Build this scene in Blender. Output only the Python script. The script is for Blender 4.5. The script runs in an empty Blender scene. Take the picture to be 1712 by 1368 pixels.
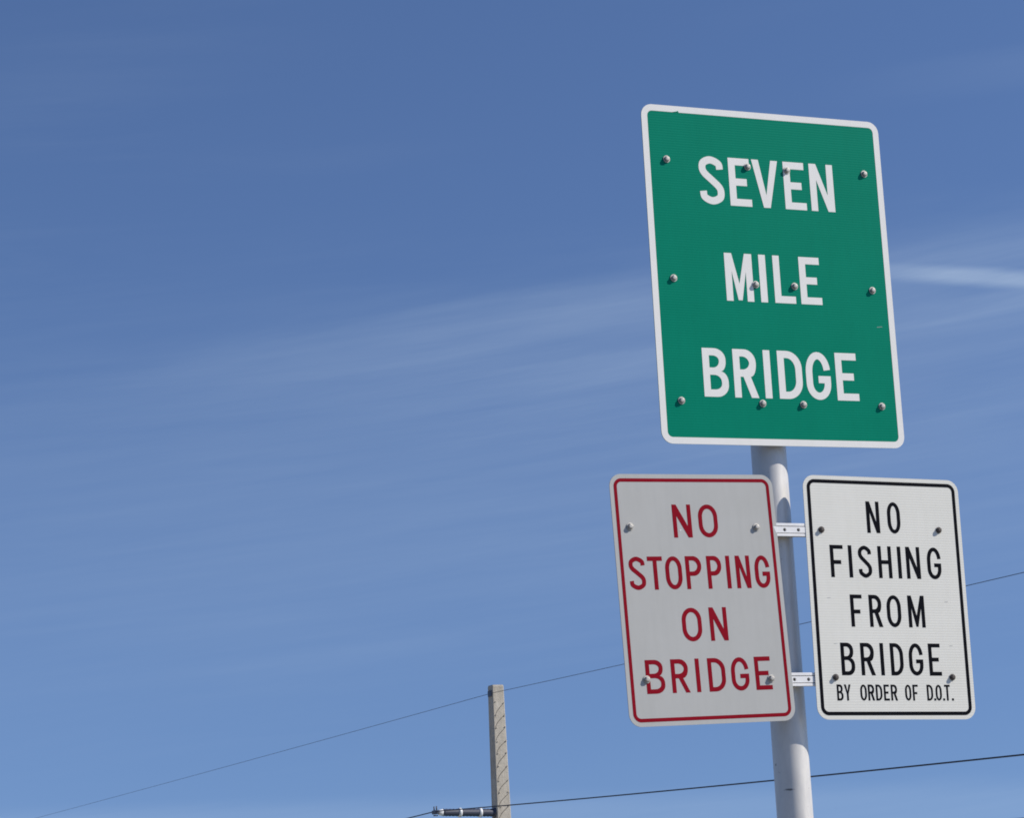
import bpy, bmesh, math, random
from mathutils import Matrix, Vector
random.seed(7)
C = bpy.context.scene.collection
SC = bpy.context.scene
rad = math.radians

# ------------------------------------------------------------------ camera
PITCH, ROLL, EYE = rad(12.325), rad(2.737), Vector((0, 0, 1.6))
cam_d = bpy.data.cameras.new('camera')
cam_d.sensor_fit = 'HORIZONTAL'; cam_d.sensor_width = 36.0
cam_d.lens = 3700 / 1712 * 36.0
cam_d.clip_start = 0.05; cam_d.clip_end = 20000
cam = bpy.data.objects.new('camera', cam_d); C.objects.link(cam)
fw = Vector((0, math.cos(PITCH), math.sin(PITCH))); up = Vector((0, -math.sin(PITCH), math.cos(PITCH))); rt = Vector((1, 0, 0))
rt2 = rt * math.cos(ROLL) - up * math.sin(ROLL); up2 = up * math.cos(ROLL) + rt * math.sin(ROLL)
m = Matrix((rt2, up2, -fw)).transposed().to_4x4(); m.translation = EYE
cam.matrix_world = m
SC.camera = cam

# ------------------------------------------------------------------ light
SUN_AZ, SUN_EL = rad(80), rad(37)        # azimuth from -Y (towards the viewer) round to +X
sdir = Vector((math.sin(SUN_AZ) * math.cos(SUN_EL), -math.cos(SUN_AZ) * math.cos(SUN_EL), math.sin(SUN_EL)))
sun_d = bpy.data.lights.new('sun', 'SUN'); sun_d.energy = 4.6; sun_d.angle = rad(0.53); sun_d.color = (1.0, 0.945, 0.86)
sun = bpy.data.objects.new('sun', sun_d); C.objects.link(sun)
sun.rotation_euler = (-sdir).to_track_quat('-Z', 'Y').to_euler(); sun.location = (30, -10, 30)

world = bpy.data.worlds.new('World'); SC.world = world; world.use_nodes = True
wt = world.node_tree; wn = wt.nodes; wl = wt.links
for n in list(wn): wn.remove(n)
w_out = wn.new('ShaderNodeOutputWorld'); w_bg = wn.new('ShaderNodeBackground'); w_bg.inputs[1].default_value = 0.107
sky = wn.new('ShaderNodeTexSky'); sky.sky_type = 'NISHITA'; sky.sun_disc = False
sky.sun_elevation = SUN_EL; sky.sun_rotation = math.atan2(sdir.x, sdir.y)
sky.air_density = 1.2; sky.dust_density = 0.0; sky.ozone_density = 6.0; sky.altitude = 0

def wmath(op, a, b=None, clamp=False):
    n = wn.new('ShaderNodeMath'); n.operation = op; n.use_clamp = clamp
    for i, v in enumerate((a, b)):
        if v is None: continue
        if isinstance(v, (int, float)): n.inputs[i].default_value = v
        else: wl.new(v, n.inputs[i])
    return n.outputs[0]
def wdot(vec, v):
    n = wn.new('ShaderNodeVectorMath'); n.operation = 'DOT_PRODUCT'; wl.new(vec, n.inputs[0]); n.inputs[1].default_value = v
    return n.outputs['Value']
def wrange(x, a, b, c=0.0, d=1.0):
    n = wn.new('ShaderNodeMapRange'); n.interpolation_type = 'SMOOTHSTEP'; wl.new(x, n.inputs[0])
    for i, v in enumerate((a, b, c, d)): n.inputs[i + 1].default_value = v
    return n.outputs[0]
tc = wn.new('ShaderNodeTexCoord'); DIR = tc.outputs['Generated']
# clear sea air: the pale band at the horizon sits lower than in the model sky
lift = wn.new('ShaderNodeVectorMath'); lift.operation = 'ADD'; wl.new(DIR, lift.inputs[0]); lift.inputs[1].default_value = (0, 0, 0.2)
lnorm = wn.new('ShaderNodeVectorMath'); lnorm.operation = 'NORMALIZE'; wl.new(lift.outputs[0], lnorm.inputs[0]); wl.new(lnorm.outputs[0], sky.inputs[0])
def wnoise(scale, rot=(0, 0, 0), loc=(0, 0, 0), detail=5.0, rough=0.55, dist=0.0):
    r = wn.new('ShaderNodeMapping'); r.inputs['Rotation'].default_value = rot; wl.new(DIR, r.inputs['Vector'])
    mp = wn.new('ShaderNodeMapping'); mp.inputs['Scale'].default_value = scale; mp.inputs['Location'].default_value = loc
    wl.new(r.outputs[0], mp.inputs['Vector'])
    n = wn.new('ShaderNodeTexNoise'); n.inputs['Scale'].default_value = 1.0; n.inputs['Detail'].default_value = detail
    n.inputs['Roughness'].default_value = rough; n.inputs['Distortion'].default_value = dist
    wl.new(mp.outputs[0], n.inputs['Vector']); return n.outputs['Fac']
streaks = wnoise((4.0, 4.0, 42.0), (0, rad(5), 0), (3.1, 1.7, 5.3), 6.0, 0.6, 0.4)
fine = wnoise((9.0, 9.0, 150.0), (0, rad(6), 0), (0.7, 4.2, 1.1), 5.0, 0.6, 0.3)
patch = wnoise((2.2, 2.2, 9.0), (0, rad(6), 0), (8.4, 2.0, 3.6), 2.0, 0.5)
cirrus = wmath('MULTIPLY', wrange(streaks, 0.42, 0.78), wrange(patch, 0.40, 0.66))
cirrus = wmath('MULTIPLY', cirrus, wmath('ADD', wmath('MULTIPLY', fine, 0.8), 0.6))
def band(p0, p1, width, fade, power=1.0):
    """long thin cloud lying along the great circle through two sky directions"""
    a, b = Vector(p0).normalized(), Vector(p1).normalized()
    nrm = a.cross(b).normalized(); tan = nrm.cross(a).normalized()
    d = wmath('ADD', wdot(DIR, nrm), wmath('MULTIPLY', wmath('SUBTRACT', streaks, 0.5), width * 0.9))
    across = wmath('SUBTRACT', 1.0, wrange(wmath('ABSOLUTE', d), width * 0.15, width))
    s = wdot(DIR, tan)
    return wmath('MULTIPLY', across, wrange(s, fade[0], fade[1])), s
c1, s1 = band((-0.1611, 0.9608, 0.2257), (0.064, 0.9639, 0.2563), 0.020, (-0.06, 0.16))
c2, s2 = band((-0.0957, 0.9718, 0.2154), (0.064, 0.9709, 0.2318), 0.013, (-0.02, 0.13))
c3, s3 = band((0.1713, 0.9501, 0.2608), (0.2275, 0.9405, 0.2525), 0.0055, (-0.03, 0.03))
c4, s4 = band((0.1245, 0.9325, 0.339), (0.2297, 0.9115, 0.3411), 0.012, (0.0, 0.15))
c6, s6 = band((-0.2, 0.978, 0.036), (0.2, 0.978, 0.028), 0.014, (-0.30, 0.05))
c5, s5 = band((-0.2, 0.9608, 0.172), (0.2, 0.9608, 0.196), 0.12, (-0.34, 0.16))
tex = wmath('ADD', wmath('MULTIPLY', fine, 1.1), 0.35)
tot = wmath('MULTIPLY', cirrus, 0.045)
for c_, k in ((c1, 0.070), (c2, 0.060), (c3, 0.24), (c4, 0.04), (c5, 0.075), (c6, 0.08)):
    tot = wmath('ADD', tot, wmath('MULTIPLY', wmath('MULTIPLY', c_, tex), k))
tot = wmath('MINIMUM', tot, 0.6)
mix = wn.new('ShaderNodeMix'); mix.data_type = 'RGBA'; mix.blend_type = 'MIX'
wl.new(tot, mix.inputs[0]); tint = wn.new('ShaderNodeMix'); tint.data_type = 'RGBA'; tint.blend_type = 'MULTIPLY'; tint.inputs[0].default_value = 1.0
wl.new(sky.outputs[0], tint.inputs[6]); tint.inputs[7].default_value = (0.96, 0.935, 1.06, 1)   # colour balance of the clear sky
wl.new(tint.outputs[2], mix.inputs[6]); mix.inputs[7].default_value = (6.4, 7.7, 9.0, 1)
wl.new(mix.outputs[2], w_bg.inputs[0]); wl.new(w_bg.outputs[0], w_out.inputs[0])

SC.view_settings.view_transform = 'Standard'; SC.view_settings.look = 'None'
SC.view_settings.exposure = 0.0; SC.view_settings.gamma = 1.0; SC.view_settings.use_curve_mapping = False
SC.cycles.filter_width = 1.8

# ------------------------------------------------------------------ materials
def mat(name, col, rough=0.5, metal=0.0, spec=0.5):
    mt = bpy.data.materials.new(name); mt.use_nodes = True
    b = mt.node_tree.nodes['Principled BSDF']
    b.inputs['Base Color'].default_value = (*col, 1); b.inputs['Roughness'].default_value = rough
    b.inputs['Metallic'].default_value = metal; b.inputs['Specular IOR Level'].default_value = spec
    return mt
def nodes(mt): return mt.node_tree.nodes, mt.node_tree.links, mt.node_tree.nodes['Principled BSDF']
def noise(mt, scale, detail=5.0, rough=0.6, coord='Object', stretch=(1, 1, 1)):
    n, l, b = nodes(mt)
    t = n.new('ShaderNodeTexCoord'); mp = n.new('ShaderNodeMapping'); mp.inputs['Scale'].default_value = stretch
    x = n.new('ShaderNodeTexNoise'); x.inputs['Scale'].default_value = scale; x.inputs['Detail'].default_value = detail; x.inputs['Roughness'].default_value = rough
    l.new(t.outputs[coord], mp.inputs[0]); l.new(mp.outputs[0], x.inputs['Vector']); return x.outputs['Fac']
def ramp(mt, fac, stops):
    n, l, b = nodes(mt); r = n.new('ShaderNodeValToRGB'); l.new(fac, r.inputs[0])
    e = r.color_ramp.elements
    while len(e) < len(stops): e.new(0.5)
    for i, (p, c) in enumerate(stops): e[i].position = p; e[i].color = (*c, 1)
    return r.outputs[0]
def mul(mt, a, bcol, fac=1.0, mode='MULTIPLY'):
    n, l, b = nodes(mt); x = n.new('ShaderNodeMix'); x.data_type = 'RGBA'; x.blend_type = mode
    if isinstance(fac, float): x.inputs[0].default_value = fac
    else: l.new(fac, x.inputs[0])
    for i, v in ((6, a), (7, bcol)):
        if isinstance(v, tuple): x.inputs[i].default_value = (*v, 1)
        else: l.new(v, x.inputs[i])
    return x.outputs[2]
def bump(mt, h, strength=0.3, dist=0.001):
    n, l, b = nodes(mt); x = n.new('ShaderNodeBump'); x.inputs['Strength'].default_value = strength; x.inputs['Distance'].default_value = dist
    l.new(h, x.inputs['Height']); l.new(x.outputs[0], b.inputs['Normal'])
def sheeting(name, col, rough=0.55, lines=0.0, dirt=0.10, specks=0.03):
    """reflective sign sheeting: faint blotches of weathering, fine rib lines, a few specks"""
    mt = mat(name, col, rough, 0, 0.035); n, l, b = nodes(mt)
    big = noise(mt, 5.0, 4, 0.6)
    k = 1 - dirt
    c = mul(mt, col, ramp(mt, big, [(0.3, (k, k, k * 0.99)), (0.75, (1, 1, 1))]))
    run = noise(mt, 9.0, 4, 0.6, stretch=(5, 1, 0.5))
    c = mul(mt, c, ramp(mt, run, [(0.25, (1 - dirt * .6,) * 3), (0.6, (1, 1, 1))]))
    sp = noise(mt, 60.0, 2, 0.5)
    c = mul(mt, c, ramp(mt, sp, [(0.22, (0.45, 0.42, 0.38)), (0.26, (1, 1, 1))]), specks * 10 if specks < .1 else 1.0)
    if lines:
        t = n.new('ShaderNodeTexCoord'); w = n.new('ShaderNodeTexWave'); w.wave_type = 'BANDS'; w.bands_direction = 'Z'
        w.inputs['Scale'].default_value = 34.0; w.inputs['Distortion'].default_value = 0.15
        l.new(t.outputs['Object'], w.inputs['Vector'])
        c = mul(mt, c, ramp(mt, w.outputs['Fac'], [(0.0, (1 - lines,) * 3), (0.35, (1, 1, 1))]))
        bump(mt, w.outputs['Fac'], 0.25, 0.0006)
    l.new(c, b.inputs['Base Color'])
    rr = n.new('ShaderNodeMapRange'); l.new(big, rr.inputs[0]); rr.inputs[3].default_value = rough - .08; rr.inputs[4].default_value = rough + .1
    l.new(rr.outputs[0], b.inputs['Roughness'])
    return mt
M = {}
M['green'] = sheeting('green_sheeting', (0.000, 0.225, 0.140), 0.5, 0.05, 0.06)
M['white'] = sheeting('white_sheeting', (0.85, 0.835, 0.80), 0.5, 0.0, 0.04)
M['white_ribbed'] = sheeting('ribbed_white_sheeting', (0.80, 0.785, 0.72), 0.5, 0.07, 0.05)
M['old_white'] = sheeting('weathered_grey_white_sheeting', (0.475, 0.475, 0.46), 0.45, 0.0, 0.06)
M['red'] = sheeting('red_vinyl', (0.27, 0.006, 0.017), 0.45, 0.0, 0.12)
M['black'] = sheeting('black_vinyl', (0.007, 0.007, 0.010), 0.4, 0.0, 0.1)
def alu(name, col, rough, metal):
    mt = mat(name, col, rough, metal); n, l, b = nodes(mt)
    a = noise(mt, 22.0, 6, 0.65, stretch=(1, 1, 0.35))
    c = mul(mt, col, ramp(mt, a, [(0.25, (0.80, 0.80, 0.82)), (0.7, (1, 1, 1))]))
    s = noise(mt, 55.0, 3, 0.6, stretch=(1, 1, 1.6))
    c = mul(mt, c, ramp(mt, s, [(0.24, (0.35, 0.33, 0.31)), (0.29, (1, 1, 1))]))
    l.new(c, b.inputs['Base Color'])
    rr = n.new('ShaderNodeMapRange'); l.new(a, rr.inputs[0]); rr.inputs[3].default_value = rough - .06; rr.inputs[4].default_value = rough + .1
    l.new(rr.outputs[0], b.inputs['Roughness']); bump(mt, a, 0.08, 0.002)
    return mt
M['pole'] = alu('dull_aluminium_tube', (0.78, 0.74, 0.675), 0.42, 0.28)
M['bracket'] = alu('bright_extruded_aluminium', (0.90, 0.89, 0.87), 0.45, 0.0)
M['back'] = alu('mill_aluminium', (0.55, 0.55, 0.56), 0.4, 0.8)
M['channel'] = alu('shade_dark_channel', (0.16, 0.155, 0.15), 0.6, 0.3)  # dark colour paints in the shade seen through the bracket holes
M['dark_bolt'] = alu('rusted_bolt', (0.10, 0.085, 0.075), 0.6, 0.3)
M['bolt'] = alu('galvanised_bolt', (0.46, 0.44, 0.40), 0.5, 0.55)
def scuffs(mt, spots):
    """dark scrapes at fixed places on the thing"""
    n, l, b = nodes(mt); src = b.inputs['Base Color'].links[0].from_socket
    nz = noise(mt, 160.0, 3, 0.6)
    for c, size, tilt in spots:
        t = n.new('ShaderNodeTexCoord'); v = n.new('ShaderNodeVectorMath'); v.operation = 'SUBTRACT'; v.inputs[1].default_value = c
        l.new(t.outputs['Object'], v.inputs[0])
        mp = n.new('ShaderNodeMapping'); mp.inputs['Rotation'].default_value = (0, tilt, 0); mp.inputs['Scale'].default_value = tuple(1/q for q in size)
        l.new(v.outputs[0], mp.inputs[0])
        d = n.new('ShaderNodeVectorMath'); d.operation = 'LENGTH'; l.new(mp.outputs[0], d.inputs[0])
        a = n.new('ShaderNodeMath'); a.operation = 'MULTIPLY_ADD'; l.new(nz, a.inputs[0]); a.inputs[1].default_value = 1.6; a.inputs[2].default_value = -0.8
        e = n.new('ShaderNodeMath'); e.operation = 'ADD'; l.new(a.outputs[0], e.inputs[0]); l.new(d.outputs['Value'], e.inputs[1])
        m_ = n.new('ShaderNodeMapRange'); l.new(e.outputs[0], m_.inputs[0])
        for i, q in enumerate((0.5, 1.0, 0.85, 0.0)): m_.inputs[i+1].default_value = q
        src = mul(mt, src, (0.10, 0.09, 0.085), m_.outputs[0], 'MIX')
    l.new(src, b.inputs['Base Color'])
scuffs(M['pole'], [((-.020, -.0585, 1.899), (.019, .03, .0042), rad(14)), ((-.0566, -.0261, 1.9856), (.004, .004, .006), 0)])
mt = M['concrete'] = mat('weathered_concrete', (0.42, 0.39, 0.34), 0.9); n_, l_, b_ = nodes(mt)
c_ = ramp(mt, noise(mt, 3.0, 8, 0.7), [(0.3, (0.43, 0.385, 0.315)), (0.55, (0.52, 0.465, 0.385)), (0.75, (0.62, 0.565, 0.48))])
c_ = mul(mt, c_, ramp(mt, noise(mt, 1.2, 5, 0.6, stretch=(6, 6, 0.5)), [(0.3, (0.8, 0.79, 0.77)), (0.6, (1, 1, 1))]))
l_.new(c_, b_.inputs['Base Color']); bump(mt, noise(mt, 14.0, 8, 0.7), 0.5, 0.03)
M['curved_mark'] = mat('dark_mark', (0.06, 0.055, 0.05), 0.8)
M['rubber'] = mat('slate_polymer', (0.055, 0.06, 0.085), 0.45)
M['ring'] = mat('grey_white_ring', (0.75, 0.75, 0.73), 0.4)
M['cable'] = mat('weathered_cable', (0.02, 0.024, 0.04), 0.6)
M['cable_thin'] = mat('weathered_steel_cable', (0.05, 0.055, 0.07), 0.6)
mt = M['water'] = mat('sea_water', (0.02, 0.10, 0.11), 0.12); bump(mt, noise(mt, 0.7, 6, 0.6), 0.6, 0.4)
mt = M['ground'] = mat('coral_gravel_and_grass', (0.3, 0.28, 0.2), 0.95); n_, l_, b_ = nodes(mt)
l_.new(ramp(mt, noise(mt, 0.9, 8, 0.7), [(0.30, (0.10, 0.12, 0.055)), (0.46, (0.28, 0.26, 0.19)), (0.65, (0.48, 0.45, 0.38))]), b_.inputs['Base Color'])
mt = M['asphalt'] = mat('asphalt', (0.06, 0.06, 0.06), 0.9); n_, l_, b_ = nodes(mt)
l_.new(ramp(mt, noise(mt, 30, 6, 0.7), [(0.3, (0.09, 0.09, 0.087)), (0.7, (0.16, 0.157, 0.15))]), b_.inputs['Base Color'])
M['paint'] = sheeting('road_paint', (0.75, 0.74, 0.70), 0.7, 0.0, 0.25)

# ------------------------------------------------------------------ helpers
def link(name, me, material, parent=None):
    o = bpy.data.objects.new(name, me); C.objects.link(o)
    if material is not None and not me.materials: me.materials.append(material)
    if parent is not None: o.parent = parent
    return o
def from_bm(name, bm, material, parent=None, smooth=False):
    bmesh.ops.recalc_face_normals(bm, faces=bm.faces)
    me = bpy.data.meshes.new(name); bm.to_mesh(me); bm.free()
    if smooth:
        for p in me.polygons: p.use_smooth = True
    return link(name, me, material, parent)
def tag(o, label, cat, group=None):
    o['label'] = label; o['category'] = cat
    if group: o['group'] = group
def empty(name, mw, label, cat, group=None):
    o = bpy.data.objects.new(name, None); C.objects.link(o); o.matrix_world = mw; o.empty_display_size = 0.2
    tag(o, label, cat, group); return o
def box_bm(bm, x0, x1, y0, y1, z0, z1):
    v = [bm.verts.new(p) for p in ((x0,y0,z0),(x1,y0,z0),(x1,y1,z0),(x0,y1,z0),(x0,y0,z1),(x1,y0,z1),(x1,y1,z1),(x0,y1,z1))]
    for f in ((0,1,2,3),(4,5,6,7),(0,1,5,4),(1,2,6,5),(2,3,7,6),(3,0,4,7)): bm.faces.new([v[i] for i in f])
def tube(name, pts, r, material, parent=None, seg=8, smooth=True):
    """swept tube; r may be a list of radii"""
    bm = bmesh.new(); rings = []; P = [Vector(p) for p in pts]
    for i, p in enumerate(P):
        t = (P[min(i+1, len(P)-1)] - P[max(i-1, 0)]).normalized()
        a = t.orthogonal().normalized() if abs(t.z) > 0.9 else t.cross(Vector((0,0,1))).normalized()
        b = t.cross(a); rr = r[i] if isinstance(r, (list, tuple)) else r
        rings.append([bm.verts.new(p + (a*math.cos(k*2*math.pi/seg) + b*math.sin(k*2*math.pi/seg))*rr) for k in range(seg)])
    for A, B in zip(rings, rings[1:]):
        for k in range(seg): bm.faces.new((A[k], A[(k+1)%seg], B[(k+1)%seg], B[k]))
    bm.faces.new(rings[0][::-1]); bm.faces.new(rings[-1])
    return from_bm(name, bm, material, parent, smooth)

# ------------------------------------------------------------------ setting
LINE = Vector((-0.39, 0.92)).normalized()                     # direction of the road and of the power line
PERP = Vector((LINE.y, -LINE.x))                              # to the right of the road
def strip(name, a0, a1, z0, z1, material, l0=-400, l1=900, kind='structure'):
    bm = bmesh.new(); n = 26; row = []
    for i in range(n + 1):
        s = l0 + (l1 - l0) * i / n
        row.append([bm.verts.new((LINE.x*s + PERP.x*a, LINE.y*s + PERP.y*a, z)) for a, z in ((a0, z0), (a1, z1))])
    for A, B in zip(row, row[1:]): bm.faces.new((A[0], A[1], B[1], B[0]))
    o = from_bm(name, bm, material); o['kind'] = kind; return o
bm = bmesh.new(); S_ = 9000
bm.faces.new([bm.verts.new(p) for p in ((-S_,-S_,-3.0),(S_,-S_,-3.0),(S_,S_,-3.0),(-S_,S_,-3.0))])
from_bm('water', bm, M['water'])['kind'] = 'structure'
bm = bmesh.new(); prof = [(-26,-3.4),(-20,-1.2),(-15,0.0),(11,0.0),(15,-1.0),(20,-2.6),(24,-3.4)]
rows = []
for i in range(41):
    s = -400 + 1300 * i / 40
    rows.append([bm.verts.new((LINE.x*s + PERP.x*a, LINE.y*s + PERP.y*a, z)) for a, z in prof])
for A, B in zip(rows, rows[1:]):
    for j in range(len(prof)-1): bm.faces.new((A[j], A[j+1], B[j+1], B[j]))
from_bm('ground', bm, M['ground'])['kind'] = 'structure'
strip('road', -9.5, 1.4, 0.004, 0.004, M['asphalt'])
strip('road_edge_line', -0.05, 0.10, 0.008, 0.008, M['paint'])

# ------------------------------------------------------------------ lettering
def fillet(pts, seg=10):
    """closed outline from (x, y, rx, ry) corners; elliptical rounding at each"""
    out = []; n = len(pts)
    for i in range(n):
        x, y, rx, ry = (tuple(pts[i]) + (0, 0))[:4] if len(pts[i]) < 4 else pts[i]
        if rx <= 1e-9: out.append((x, y)); continue
        px, py = pts[i-1][:2]; qx, qy = pts[(i+1) % n][:2]
        d0 = (px-x, py-y); d1 = (qx-x, qy-y)
        def step(d):
            L = math.hypot(*d); u = (d[0]/L, d[1]/L); return (u[0]*rx, u[1]*ry)
        a, b = step(d0), step(d1)
        for k in range(seg + 1):
            t = k / seg * math.pi / 2
            ca, sa = 1 - math.sin(t), 1 - math.cos(t)
            out.append((x + a[0]*ca + b[0]*sa, y + a[1]*ca + b[1]*sa))
    res = []
    for p in out:
        if not res or math.hypot(p[0]-res[-1][0], p[1]-res[-1][1]) > 1e-5: res.append(p)
    return res
def ribbon(path, t):
    L, R = [], []; n = len(path)
    for i in range(n):
        p = Vector(path[i]); d0 = (p - Vector(path[i-1])).normalized() if i else None; d1 = (Vector(path[i+1]) - p).normalized() if i < n-1 else None
        if d0 is None: nn, k = Vector((-d1.y, d1.x)), 1
        elif d1 is None: nn, k = Vector((-d0.y, d0.x)), 1
        else:
            n0, n1 = Vector((-d0.y, d0.x)), Vector((-d1.y, d1.x)); nn = (n0 + n1).normalized(); k = min(1 / max(nn.dot(n0), 0.3), 2.0)
        L.append(tuple(p + nn * t/2 * k)); R.append(tuple(p - nn * t/2 * k))
    return L + R[::-1]
def spline(keys, seg=8):
    K = [Vector(k) for k in keys]; K = [2*K[0]-K[1]] + K + [2*K[-1]-K[-2]]; out = []
    for i in range(1, len(K)-2):
        a, b, c, d = K[i-1:i+3]
        for s in range(seg):
            t = s/seg
            out.append(tuple(0.5*((2*b) + (c-a)*t + (2*a-5*b+4*c-d)*t*t + (3*b-a-3*c+d)*t**3)))
    out.append(tuple(K[-2])); return out
def glyph(ch, w, t):
    """outlines (first solid, others holes) of a narrow road-sign capital of height 1"""
    R = lambda x0, y0, x1, y1: [(x0,y0),(x1,y0),(x1,y1),(x0,y1)]
    if ch == 'I': return [R(0,0,w,1)]
    if ch == '.': return [R(0,0,w,w)]
    if ch == 'L': return [[(0,0),(w,0),(w,t),(t,t),(t,1),(0,1)]]
    if ch == 'E': return [[(0,0),(w,0),(w,t),(t,t),(t,.5-t/2),(.82*w,.5-t/2),(.82*w,.5+t/2),(t,.5+t/2),(t,1-t),(.97*w,1-t),(.97*w,1),(0,1)]]
    if ch == 'F': return [[(0,0),(t,0),(t,.47-t/2),(.82*w,.47-t/2),(.82*w,.47+t/2),(t,.47+t/2),(t,1-t),(w,1-t),(w,1),(0,1)]]
    if ch == 'T': return [[(w/2-t/2,0),(w/2+t/2,0),(w/2+t/2,1-t),(w,1-t),(w,1),(0,1),(0,1-t),(w/2-t/2,1-t)]]
    if ch == 'H': return [[(0,0),(t,0),(t,.5-t/2),(w-t,.5-t/2),(w-t,0),(w,0),(w,1),(w-t,1),(w-t,.5+t/2),(t,.5+t/2),(t,1),(0,1)]]
    if ch == 'N': return [[(0,0),(t,0),(t,.66),(w-t*1.06,0),(w,0),(w,1),(w-t,1),(w-t,.34),(t*1.06,1),(0,1)]]
    if ch == 'M': return [[(0,0),(t,0),(t,.62),(w/2-t*.30,.02),(w/2+t*.30,.02),(w-t,.62),(w-t,0),(w,0),(w,1),(w-t*1.1,1),(w/2,.36),(t*1.1,1),(0,1)]]
    if ch == 'V':
        a = t*1.04; return [[(w/2-t*.5,0),(w/2+t*.5,0),(w,1),(w-a,1),(w/2,.26),(a,1),(0,1)]]
    if ch == 'Y': return [[(w/2-t/2,0),(w/2+t/2,0),(w/2+t/2,.42),(w,1),(w-t*1.1,1),(w/2,.56),(t*1.1,1),(0,1),(w/2-t/2,.42)]]
    if ch == 'O':
        ry = .37; return [fillet([(0,0,w/2,ry),(w,0,w/2,ry),(w,1,w/2,ry),(0,1,w/2,ry)], 12),
                          fillet([(t,t,w/2-t,ry-t*.8),(w-t,t,w/2-t,ry-t*.8),(w-t,1-t,w/2-t,ry-t*.8),(t,1-t,w/2-t,ry-t*.8)], 12)]
    if ch == 'D':
        rx, ry = .62*w, .36; return [fillet([(0,0,0,0),(w,0,rx,ry),(w,1,rx,ry),(0,1,0,0)], 12),
                          fillet([(t,t,0,0),(w-t,t,rx-t,ry-t*.8),(w-t,1-t,rx-t,ry-t*.8),(t,1-t,0,0)], 12)]
    if ch == 'P':
        b = .40; rx = .5*w; ry = (1-b)*.48; return [fillet([(0,0,0,0),(t,0,0,0),(t,b,0,0),(w,b,rx,ry),(w,1,rx,ry),(0,1,0,0)]),
                          fillet([(t,b+t,0,0),(w-t,b+t,rx-t*.7,ry-t*.85),(w-t,1-t,rx-t*.7,ry-t*.85),(t,1-t,0,0)])]
    if ch == 'R':
        b = .43; W = .95*w; rx = .48*w; ry = (1-b)*.48; q = .40*w
        return [fillet([(0,0,0,0),(t,0,0,0),(t,b,0,0),(q,b,0,0),(w-t*1.12,0,0,0),(w,0,0,0),(q+t*1.1,b+.005,0,0),(W,b+.005,W-q-t*1.1,ry),(W,1,rx,ry),(0,1,0,0)]),
                fillet([(t,b+t,0,0),(W-t,b+t,rx-t*.7,ry-t*.85),(W-t,1-t,rx-t*.7,ry-t*.85),(t,1-t,0,0)])]
    if ch == 'B':
        W = .93*w; y = .525; nx = .70*w
        return [fillet([(0,0,0,0),(w,0,.48*w,.25),(w,y,w-nx,.22),(nx,y,0,0),(W,y,W-nx,.21),(W,1,.46*w,.23),(0,1,0,0)]),
                fillet([(t,t,0,0),(w-t,t,.48*w-t*.75,.25-t*.85),(w-t,y-t/2,.48*w-t*.75,.22-t*.5),(t,y-t/2,0,0)]),
                fillet([(t,y+t/2,0,0),(W-t,y+t/2,.45*w-t*.75,.21-t*.5),(W-t,1-t,.45*w-t*.75,.23-t*.85),(t,1-t,0,0)])]
    h = t/2; xa, xb = h, w-h
    if ch == 'G':
        ry = .35; rb = .27; rx = (w-t)/2
        arc = [(w/2 + rx*math.cos(a), (1-h-ry) + ry*math.sin(a)) for a in [math.radians(d) for d in range(8, 181, 12)]]
        arc += [(xa, 1-h-ry), (xa, h+rb)]
        arc += [(w/2 + rx*math.cos(a), (h+rb) + rb*math.sin(a)) for a in [math.radians(d) for d in range(192, 361, 12)]]
        arc += [(xb, .50-h), (w*.50, .50-h)]
        res = []
        for p in arc:
            if not res or math.hypot(p[0]-res[-1][0], p[1]-res[-1][1]) > 1e-4: res.append(p)
        return [ribbon(res, t)]
    if ch == 'S':
        k = [(xb,.735),(xb-.045*w,.85),(w*.5,1-h),(xa+.07*w,.865),(xa+.01*w,.745),(xa+.10*w,.64),(w*.5,.515),(xb-.08*w,.375),(xb,.265),(xb-.06*w,.14),(w*.5,h),(xa+.05*w,.145),(xa,.27)]
        return [ribbon(spline(k, 6), t)]
def flat(name, outlines, depth, material, parent, y):
    """filled outlines (sign plane x, z) as a thin sheet whose front lies at local y"""
    cu = bpy.data.curves.new(name, 'CURVE'); cu.dimensions = '2D'; cu.fill_mode = 'BOTH'; cu.extrude = depth / 2
    for o in outlines:
        s = cu.splines.new('POLY'); s.points.add(len(o) - 1); s.use_cyclic_u = True
        for p, (x, z) in zip(s.points, o): p.co = (x, z, 0, 1)
    tmp = bpy.data.objects.new(name, cu); C.objects.link(tmp)
    me = bpy.data.meshes.new_from_object(tmp.evaluated_get(bpy.context.evaluated_depsgraph_get()))
    bpy.data.objects.remove(tmp); bpy.data.curves.remove(cu)
    me.transform(Matrix(((1,0,0,0),(0,0,-1,y + depth/2),(0,1,0,0),(0,0,0,1)))); me.name = name; me.materials.clear()
    return link(name, me, material, parent)
def rrect(w, h, r): return fillet([(-w/2,-h/2,r,r),(w/2,-h/2,r,r),(w/2,h/2,r,r),(-w/2,h/2,r,r)], 10)

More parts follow.
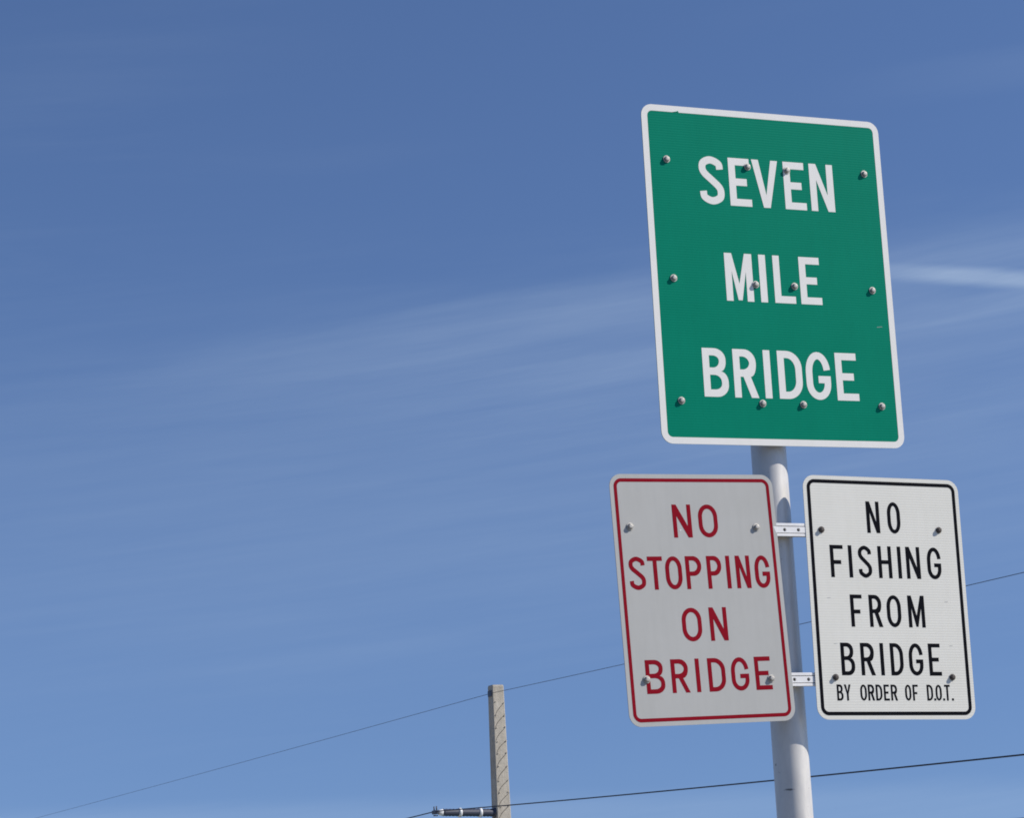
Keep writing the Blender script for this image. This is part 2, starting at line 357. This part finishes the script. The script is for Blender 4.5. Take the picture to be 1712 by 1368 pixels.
# ------------------------------------------------------------------ road signs
def bolt_mesh():
    bm = bmesh.new()
    def ring(r, y, n, ph=0): return [bm.verts.new((r*math.cos(2*math.pi*k/n+ph), y, r*math.sin(2*math.pi*k/n+ph))) for k in range(n)]
    a = ring(.0140, 0, 18); b = ring(.0140, -.0018, 18); c = ring(.0105, -.0022, 18)
    for A, B in ((a,b),(b,c)):
        for k in range(18): bm.faces.new((A[k], A[(k+1)%18], B[(k+1)%18], B[k]))
    bm.faces.new(c)
    d = ring(.0105, -.0024, 6, .3); e = ring(.0105, -.0085, 6, .3); f = ring(.0075, -.0108, 6, .3); g = ring(.0045, -.0112, 6, .3)
    for A, B in ((d,e),(e,f),(f,g)):
        for k in range(6): bm.faces.new((A[k], A[(k+1)%6], B[(k+1)%6], B[k]))
    bm.faces.new(g)
    bmesh.ops.recalc_face_normals(bm, faces=bm.faces)
    me = bpy.data.meshes.new('bolt'); bm.to_mesh(me); bm.free(); me.materials.append(M['bolt']); return me
BOLT = bolt_mesh()
RUST = BOLT.copy(); RUST.materials.clear(); RUST.materials.append(M['dark_bolt'])
RUST.transform(Matrix.Diagonal((.82, 1.0, .82, 1)))
BOLT.transform(Matrix.Diagonal((.95, 1.0, .95, 1)))
BOLTS = {'bridge_name_sign': BOLT, 'no_stopping_sign': BOLT, 'no_fishing_sign': RUST}
def make_sign(name, label, c, yaw, roll, tilt, w, h, rc, face, edge_in, edge_w, edge_mat, letters, t, letter_mat, words, bolts, bars):
    mw = Matrix.Translation(c) @ Matrix.Rotation(yaw, 4, 'Z') @ Matrix.Rotation(tilt, 4, 'X') @ Matrix.Rotation(roll, 4, 'Y')
    root = empty(name, mw, label, 'road sign')
    p = flat('panel', [rrect(w, h, rc)], .003, face, root, 0.0)
    p.data.materials.append(M['back'])
    for f in p.data.polygons:
        if f.normal.y > 0.5: f.material_index = 1
    o = edge_in
    flat('border', [rrect(w-2*o, h-2*o, max(rc-o, .004)), rrect(w-2*o-2*edge_w, h-2*o-2*edge_w, max(rc-o-edge_w, .003))], .0006, edge_mat, root, -.0005)
    cache = {}
    for word, line, tt in zip(words, letters, t):
        ztop = sum(l[3] for l in line) / len(line); zbot = sum(l[4] for l in line) / len(line); H = ztop - zbot
        for ch, x0, x1, _, _ in line:
            W = (x1 - x0) / H
            if ch == 'I': W = tt * 1.03; xm = (x0 + x1) / 2; x0 = xm - W*H/2
            if ch == '.': W = tt * 1.1
            g = [[(x0 + px*H, zbot + pz*H) for px, pz in ol] for ol in glyph(ch, W, tt)]
            o = flat('letter', g, .0006, letter_mat, root, -.0005)
            o['label'] = ('full stop in ' if ch == '.' else 'letter %s of ' % ch) + word
    for i, (bx, bz) in enumerate(bolts):
        b = link('bolt', BOLTS[name], None, root); b.location = (bx, -.0012, bz); b.rotation_euler = (0, random.uniform(0, 1.0), 0)
    for bz in bars:
        bm = bmesh.new(); box_bm(bm, -w*.46, w*.46, .004, .010, bz-.022, bz+.022); box_bm(bm, -w*.46, w*.46, .0102, .034, bz-.005, bz+.005)
        box_bm(bm, -.05, .05, .0342, .050, bz-.02, bz+.02)
        from_bm('back_bar', bm, M['back'], root)
    return root
GREEN = [
 [('S',-.2699,-.1731),('E',-.1514,-.0648),('V',-.0573,.0485),('E',.0702,.1573),('N',.1766,.2741)],
 [('M',-.1933,-.0847),('I',-.0569,-.0301),('L',-.0007,.0833),('E',.1044,.1900)],
 [('B',-.3066,-.2095),('R',-.1876,-.0930),('I',-.0695,-.0385),('D',-.0113,.0847),('G',.1002,.1992),('E',.2215,.3101)]]
GREEN = [[l + zz for l in ln] for ln, zz in zip(GREEN, ((.4355,.2568),(.0804,-.0948),(-.2697,-.4442)))]
RED = [
 [('N',-.0877,-.0162),('O',.0110,.0851)],
 [('S',-.2701,-.2097),('T',-.1993,-.1429),('O',-.1331,-.0703),('P',-.0553,.0050),('P',.0263,.0823),('I',.1033,.1133),('N',.1378,.1934),('G',.2117,.2706)],
 [('O',-.0883,-.0136),('N',.0172,.0845)],
 [('B',-.2416,-.1720),('R',-.1462,-.0791),('I',-.0513,-.0413),('D',-.0069,.0591),('G',.0813,.1494),('E',.1734,.2369)]]
RED = [[l + zz for l in ln] for ln, zz in zip(RED, ((.3215,.2070),(.1427,.0297),(-.0340,-.1480),(-.2063,-.3192)))]
BLK = [
 [('N',-.0686,-.0168),('O',.0148,.0663)],
 [('F',-.2228,-.1716),('I',-.1489,-.1390),('S',-.1130,-.0607),('H',-.0343,.0191),('I',.0466,.0544),('N',.0774,.1334),('G',.1621,.2180)],
 [('F',-.1565,-.1105),('R',-.0834,-.0321),('O',-.0139,.0424),('M',.0706,.1368)],
 [('B',-.2071,-.1541),('R',-.1299,-.0749),('I',-.0524,-.0401),('D',-.0134,.0373),('G',.0597,.1158),('E',.1388,.1873)],
 [('B',-.2314,-.2071),('Y',-.2033,-.1772),('O',-.1409,-.1156),('R',-.1108,-.0851),('D',-.0803,-.0552),('E',-.0489,-.0271),('R',-.0211,.0048),('O',.0348,.0590),('F',.0650,.0864),('D',.1213,.1454),('.',.1486,.1529),('O',.1561,.1803),('.',.1842,.1885),('T',.1917,.2141),('.',.2194,.2237)]]
BLK = [[l + zz for l in ln] for ln, zz in zip(BLK, ((.3403,.2273),(.1808,.0667),(.0066,-.1063),(-.1627,-.2756),(-.3076,-.3630)))]

big = make_sign('bridge_name_sign', 'tall green sign with white border reading SEVEN MILE BRIDGE at top of pole', (.9555, 7.626, 3.7024), .3796, -.0104, .0179,
          .9634, 1.228, .043, M['green'], 0.0, .0235, M['white'], GREEN, (.150, .150, .150), M['white'],
          ('the word SEVEN', 'the word MILE', 'the word BRIDGE'),
          [(-.3943,.4125),(-.0745,.4053),(.0853,.4025),(.4058,.41),(-.397,-.0228),(-.0756,-.0316),(.0806,-.031),(.3998,-.032),(-.3982,-.4613),(-.0818,-.4637),(.0801,-.4639),(.3991,-.4622)],
          (.409, -.028, -.4625))
stop = make_sign('no_stopping_sign', 'greyish white sign with red letters and red border reading NO STOPPING ON BRIDGE', (.616, 7.4783, 2.5474), .4116, -.0249, -.0135,
          .6309, .854, .044, M['old_white'], .0150, .0120, M['red'], RED, (.132,) * 4, M['red'],
          ('the word NO', 'the word STOPPING', 'the word ON', 'the word BRIDGE'),
          [(-.2525,.2454),(.2338,.2414),(-.2401,-.2712),(.233,-.2819)], ())
fish = make_sign('no_fishing_sign', 'ribbed white sign with black letters and border reading NO FISHING FROM BRIDGE', (1.2927, 7.7506, 2.5524), .3544, .016, -.0072,
          .6222, .8566, .044, M['white_ribbed'], .0145, .0125, M['black'], BLK, (.120, .120, .120, .120, .13), M['black'],
          ('the word NO', 'the word FISHING', 'the word FROM', 'the word BRIDGE', 'the line BY ORDER OF D.O.T.'),
          [(-.2506,.2336),(.2184,.244),(-.2331,-.2828),(.2272,-.2809)], ())

# small damage to the sheeting, and one painted glint
flat('chip', [[(-.360,.5902),(-.334,.5905),(-.336,.5965),(-.343,.5940)]], .0004, M['green'], big, -.0010)
flat('scratch_glint', [[(.407,-.1690),(.429,-.1668),(.429,-.1655),(.407,-.1676)]], .0003, M['old_white'], big, -.0004)
flat('scratch_glint', [[(-.066,.2300),(-.060,.2310),(-.058,.2345),(-.064,.2335)]], .0003, M['white'], stop, -.0010)  # white fleck painted as a glint on the letter N
for a_, b_ in ((-.238, -.0065), (.227, -.0139), (-.224, -.166), (.232, -.170)):
    flat('scratch_glint', [[(a_-.008,b_-.0012),(a_+.006,b_-.0002),(a_+.008,b_+.0012),(a_-.005,b_+.0008)]], .0003, M['old_white'], fish, -.0004)

# ------------------------------------------------------------------ sign pole and brackets
PX, PY, PR = .9035, 7.7262, .0623
pole = empty('sign_pole', Matrix.Translation((PX, PY, 0)), 'round grey metal pole carrying the three road signs', 'pole')
SEG = 64; bm = bmesh.new()
for z0, z1 in ((-.4, 4.24),):
    rg = [[bm.verts.new((PR*math.cos(2*math.pi*k/SEG), PR*math.sin(2*math.pi*k/SEG), z)) for k in range(SEG)] for z in (z0, z1)]
    for k in range(SEG): bm.faces.new((rg[0][k], rg[0][(k+1)%SEG], rg[1][(k+1)%SEG], rg[1][k]))
from_bm('shaft', bm, M['pole'], pole, True)
bm = bmesh.new(); rg = []
for r, z in ((PR+.002, 4.215), (PR+.002, 4.242), (PR*.8, 4.252), (PR*.3, 4.258)):
    rg.append([bm.verts.new((r*math.cos(2*math.pi*k/32), r*math.sin(2*math.pi*k/32), z)) for k in range(32)])
for A, B in zip(rg, rg[1:]):
    for k in range(32): bm.faces.new((A[k], A[(k+1)%32], B[(k+1)%32], B[k]))
bm.faces.new(rg[-1]); from_bm('cap', bm, M['back'], pole)

BYAW = math.atan2(7.7506 - 7.4783, 1.2927 - .616)
mid = Vector(((1.2927+.616)/2, (7.7506+7.4783)/2, 0)); nb = Vector((math.sin(BYAW), -math.cos(BYAW), 0))
def bracket(z, holes, zroll, label):
    mw = Matrix.Translation(mid - nb * .012 + Vector((0, 0, z))) @ Matrix.Rotation(BYAW, 4, 'Z') @ Matrix.Rotation(zroll, 4, 'Y')
    root = empty('mounting_bracket', mw, label, 'bracket', 'brackets joining the two lower signs')
    L0, L1 = -.62, .60; hh = .0232
    circ = lambda x, r: [(x + r*math.cos(2*math.pi*k/20), r*math.sin(2*math.pi*k/20)) for k in range(20)]
    flat('web', [[(L0,-.0110),(L1,-.0110),(L1,.0110),(L0,.0110)]] + [circ(x, .0062) for x in holes], .010, M['bracket'], root, 0.0)
    for s in (-1, 1):
        bm = bmesh.new(); a, b = sorted((s*.0132, s*hh)); box_bm(bm, L0, L1, .0005, .0100, a, b)
        bmesh.ops.bevel(bm, geom=bm.edges[:], offset=.0012, segments=1, affect='EDGES')
        from_bm('flange', bm, M['bracket'], root)
    bm = bmesh.new(); box_bm(bm, L0, L1, .0160, .0220, -hh + .001, hh - .001); box_bm(bm, L0, L1, .0102, .0158, .0136, hh - .001); box_bm(bm, L0, L1, .0102, .0158, -hh + .001, -.0136); from_bm('back_plate', bm, M['channel'], root)
    bm = bmesh.new(); px = (Matrix.Rotation(-BYAW, 3, 'Z') @ (Vector((PX, PY, 0)) - mid)).x
    box_bm(bm, px - .035, px + .035, .0222, .050, -.020, .020); from_bm('saddle', bm, M['back'], root)
    return root
# the two holes of each bracket that show between the signs, in the bracket's own x
bx = lambda u: (Vector((.616, 7.4783, 0)) + Vector((math.cos(.4116), math.sin(.4116), 0)) * u - mid).length * (1 if True else 1)
def bxs(u): return (Matrix.Rotation(-BYAW, 3, 'Z') @ (Vector((.616, 7.4783, 0)) + Vector((math.cos(.4116), math.sin(.4116), 0)) * u - mid)).x
bracket(2.7885, (bxs(.3405), bxs(.3945)), -.001, 'upper of the two white perforated brackets between the lower signs')
bracket(2.2680, (bxs(.3360), bxs(.3905)), .002, 'lower of the two white perforated brackets between the lower signs')

# ------------------------------------------------------------------ utility pole
UX, UY = -.80, 60.0; TOP = 7.09
fa = rad(23.5)                                   # lit face turned to the right of the viewer
ex = Vector((math.cos(fa), math.sin(fa), 0)); ey = Vector((-math.sin(fa), math.cos(fa), 0))   # along the lit face / into the pole
umw = Matrix.Translation((UX, UY, -3.2)) @ Matrix.Rotation(fa, 4, 'Z')
util = empty('utility_pole', umw, 'square concrete utility pole with insulator arm, left of the signs', 'utility pole')
HT = TOP + 3.2
def half(z): return .167 + (HT - z) * .0088          # half width grows towards the ground
bm = bmesh.new(); rings = []
zs = [0, 2, 4, 5.5] + [6 + i * .25 for i in range(int((HT - .05 - 6) / .25) + 1)] + [HT - .04, HT]
for z in zs:
    s = half(z) - (.012 if z == HT else 0); c = .018
    rings.append([bm.verts.new((x, y, z)) for x, y in ((-s+c,-s),(s-c,-s),(s,-s+c),(s,s-c),(s-c,s),(-s+c,s),(-s,s-c),(-s,-s+c))])
for A, B in zip(rings, rings[1:]):
    for k in range(8): bm.faces.new((A[k], A[(k+1)%8], B[(k+1)%8], B[k]))
bm.faces.new(rings[-1]); from_bm('shaft', bm, M['concrete'], util)
# thin dark curved tubes across the right-hand face, one below another
def curved_mark_mesh(k):
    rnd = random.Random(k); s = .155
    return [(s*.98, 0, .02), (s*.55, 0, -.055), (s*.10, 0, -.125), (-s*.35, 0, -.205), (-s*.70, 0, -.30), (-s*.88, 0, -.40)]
P_ = [Vector(p) for p in spline([p[0::2] for p in curved_mark_mesh(0)], 5)]
base = tube('curved_mark', [(p.x, 0, p.y) for p in P_], [.0045 + .004*math.sin(math.pi*min(1, i/(len(P_)-1)*1.0)) for i in range(len(P_))], M['curved_mark'], util, 5)
tick = tube('pin', [(0, .01, 0), (.02, -.012, .014), (.055, -.022, .03)], [.010, .012, .008], M['concrete'], util, 6)
pitch = .3445
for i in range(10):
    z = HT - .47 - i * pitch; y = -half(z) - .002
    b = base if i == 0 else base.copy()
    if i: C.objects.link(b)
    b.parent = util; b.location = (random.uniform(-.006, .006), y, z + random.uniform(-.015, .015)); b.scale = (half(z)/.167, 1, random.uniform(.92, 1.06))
    for j, (tx, tz) in enumerate(((.115, -.01), (-.125, -.02))):
        t_ = tick if (i == 0 and j == 0) else tick.copy()
        if not (i == 0 and j == 0): C.objects.link(t_)
        t_.parent = util; t_.location = (tx + random.uniform(-.01, .01), y, z + tz + random.uniform(-.03, .03)); t_.scale = (1, 1, random.uniform(.7, 1.5))
# top clamp holding the ground wire
zt = HT - .235
clamp = bm = bmesh.new(); s = half(zt)
box_bm(bm, -s - .035, -s - .002, -s*.85, s*.6, zt - .075, zt + .085); bmesh.ops.bevel(bm, geom=bm.edges[:], offset=.01, segments=1, affect='EDGES')
from_bm('wire_clamp', bm, M['rubber'], util)
# post insulator standing out of the shaded face
zi = 3.2 + 3.70; s = half(zi); LEN = 1.72
def insul(u): return Vector((-s - u, -.02, zi + .055 * u / LEN))
pts, rr = [], []
ns = 30
for i in range(ns + 1):
    u = LEN * (0.0 + .86 * i / ns); pts.append(insul(u)); rr.append(.110 - .010*i/ns if i % 2 == 0 else .098 - .010*i/ns)
ins = tube('insulator', pts, rr, M['rubber'], util, 18)
for u in (.42, 1.0):
    tube('band', [insul(u - .045), insul(u - .03), insul(u + .03), insul(u + .045)], [.095, .124, .124, .095], M['ring'], ins, 18)
tube('band', [insul(1.475), insul(1.49), insul(1.58), insul(1.63)], [.08, .092, .075, .04], M['ring'], ins, 18)
tube('foot', [insul(-.01), insul(.03), insul(.05)], [.14, .14, .11], M['rubber'], util, 12)
cl = bm = bmesh.new(); p = insul(LEN - .03)
box_bm(bm, p.x - .05, p.x + .05, p.y - .16, p.y + .16, p.z - .045, p.z + .055); bmesh.ops.bevel(bm, geom=bm.edges[:], offset=.015, segments=1, affect='EDGES')
lc = from_bm('line_clamp', bm, M['rubber'], util)
for yy in (-.09, .09):
    tube('clamp_bolt', [p + Vector((0, yy, .03)), p + Vector((0, yy, .16))], .018, M['rubber'], lc, 6)
tube('clamp_bolt', [p + Vector((.06, .0, -.08)), p + Vector((-.06, 0, -.08))], .018, M['rubber'], lc, 6)

# ------------------------------------------------------------------ overhead wires
WD = Vector((.39, -.92)).normalized()            # towards the viewer
def wire(name, x0, y0, z0, kl, kr, L, R, r, material, label, thick=None):
    pts = []
    for i in range(-60, 61):
        t = (i / 60 * L) if i < 0 else (i / 60 * R)
        z = z0 - (kl * (-t) * (180 + t) if t < 0 else kr * t * (110 - t))
        pts.append((x0 + WD.x*t, y0 + WD.y*t, z))
    o = tube(name, pts, r, material, None, 6); tag(o, label, 'wire', 'overhead wires'); return o
wm = umw @ Vector((-half(zt) - .02, -half(zt) - .012, zt + .01))
g1 = wire('overhead_wire', wm.x, wm.y, wm.z, .0000245, .000170, 175, 56, .0066, M['cable_thin'], 'thin upper wire clamped at the top of the concrete utility pole')
pc = umw @ (insul(LEN - .03) + Vector((0, 0, .03)))
g2 = wire('overhead_wire', pc.x, pc.y, pc.z, .00020, .000205, 170, 54, .0155, M['cable'], 'dark lower wire held by the end of the horizontal insulator')
g3 = wire('overhead_wire', pc.x, pc.y, pc.z - .98, .00012, .000205, 170, 54, .0155, M['cable'], 'dark wire just showing at the bottom right corner')
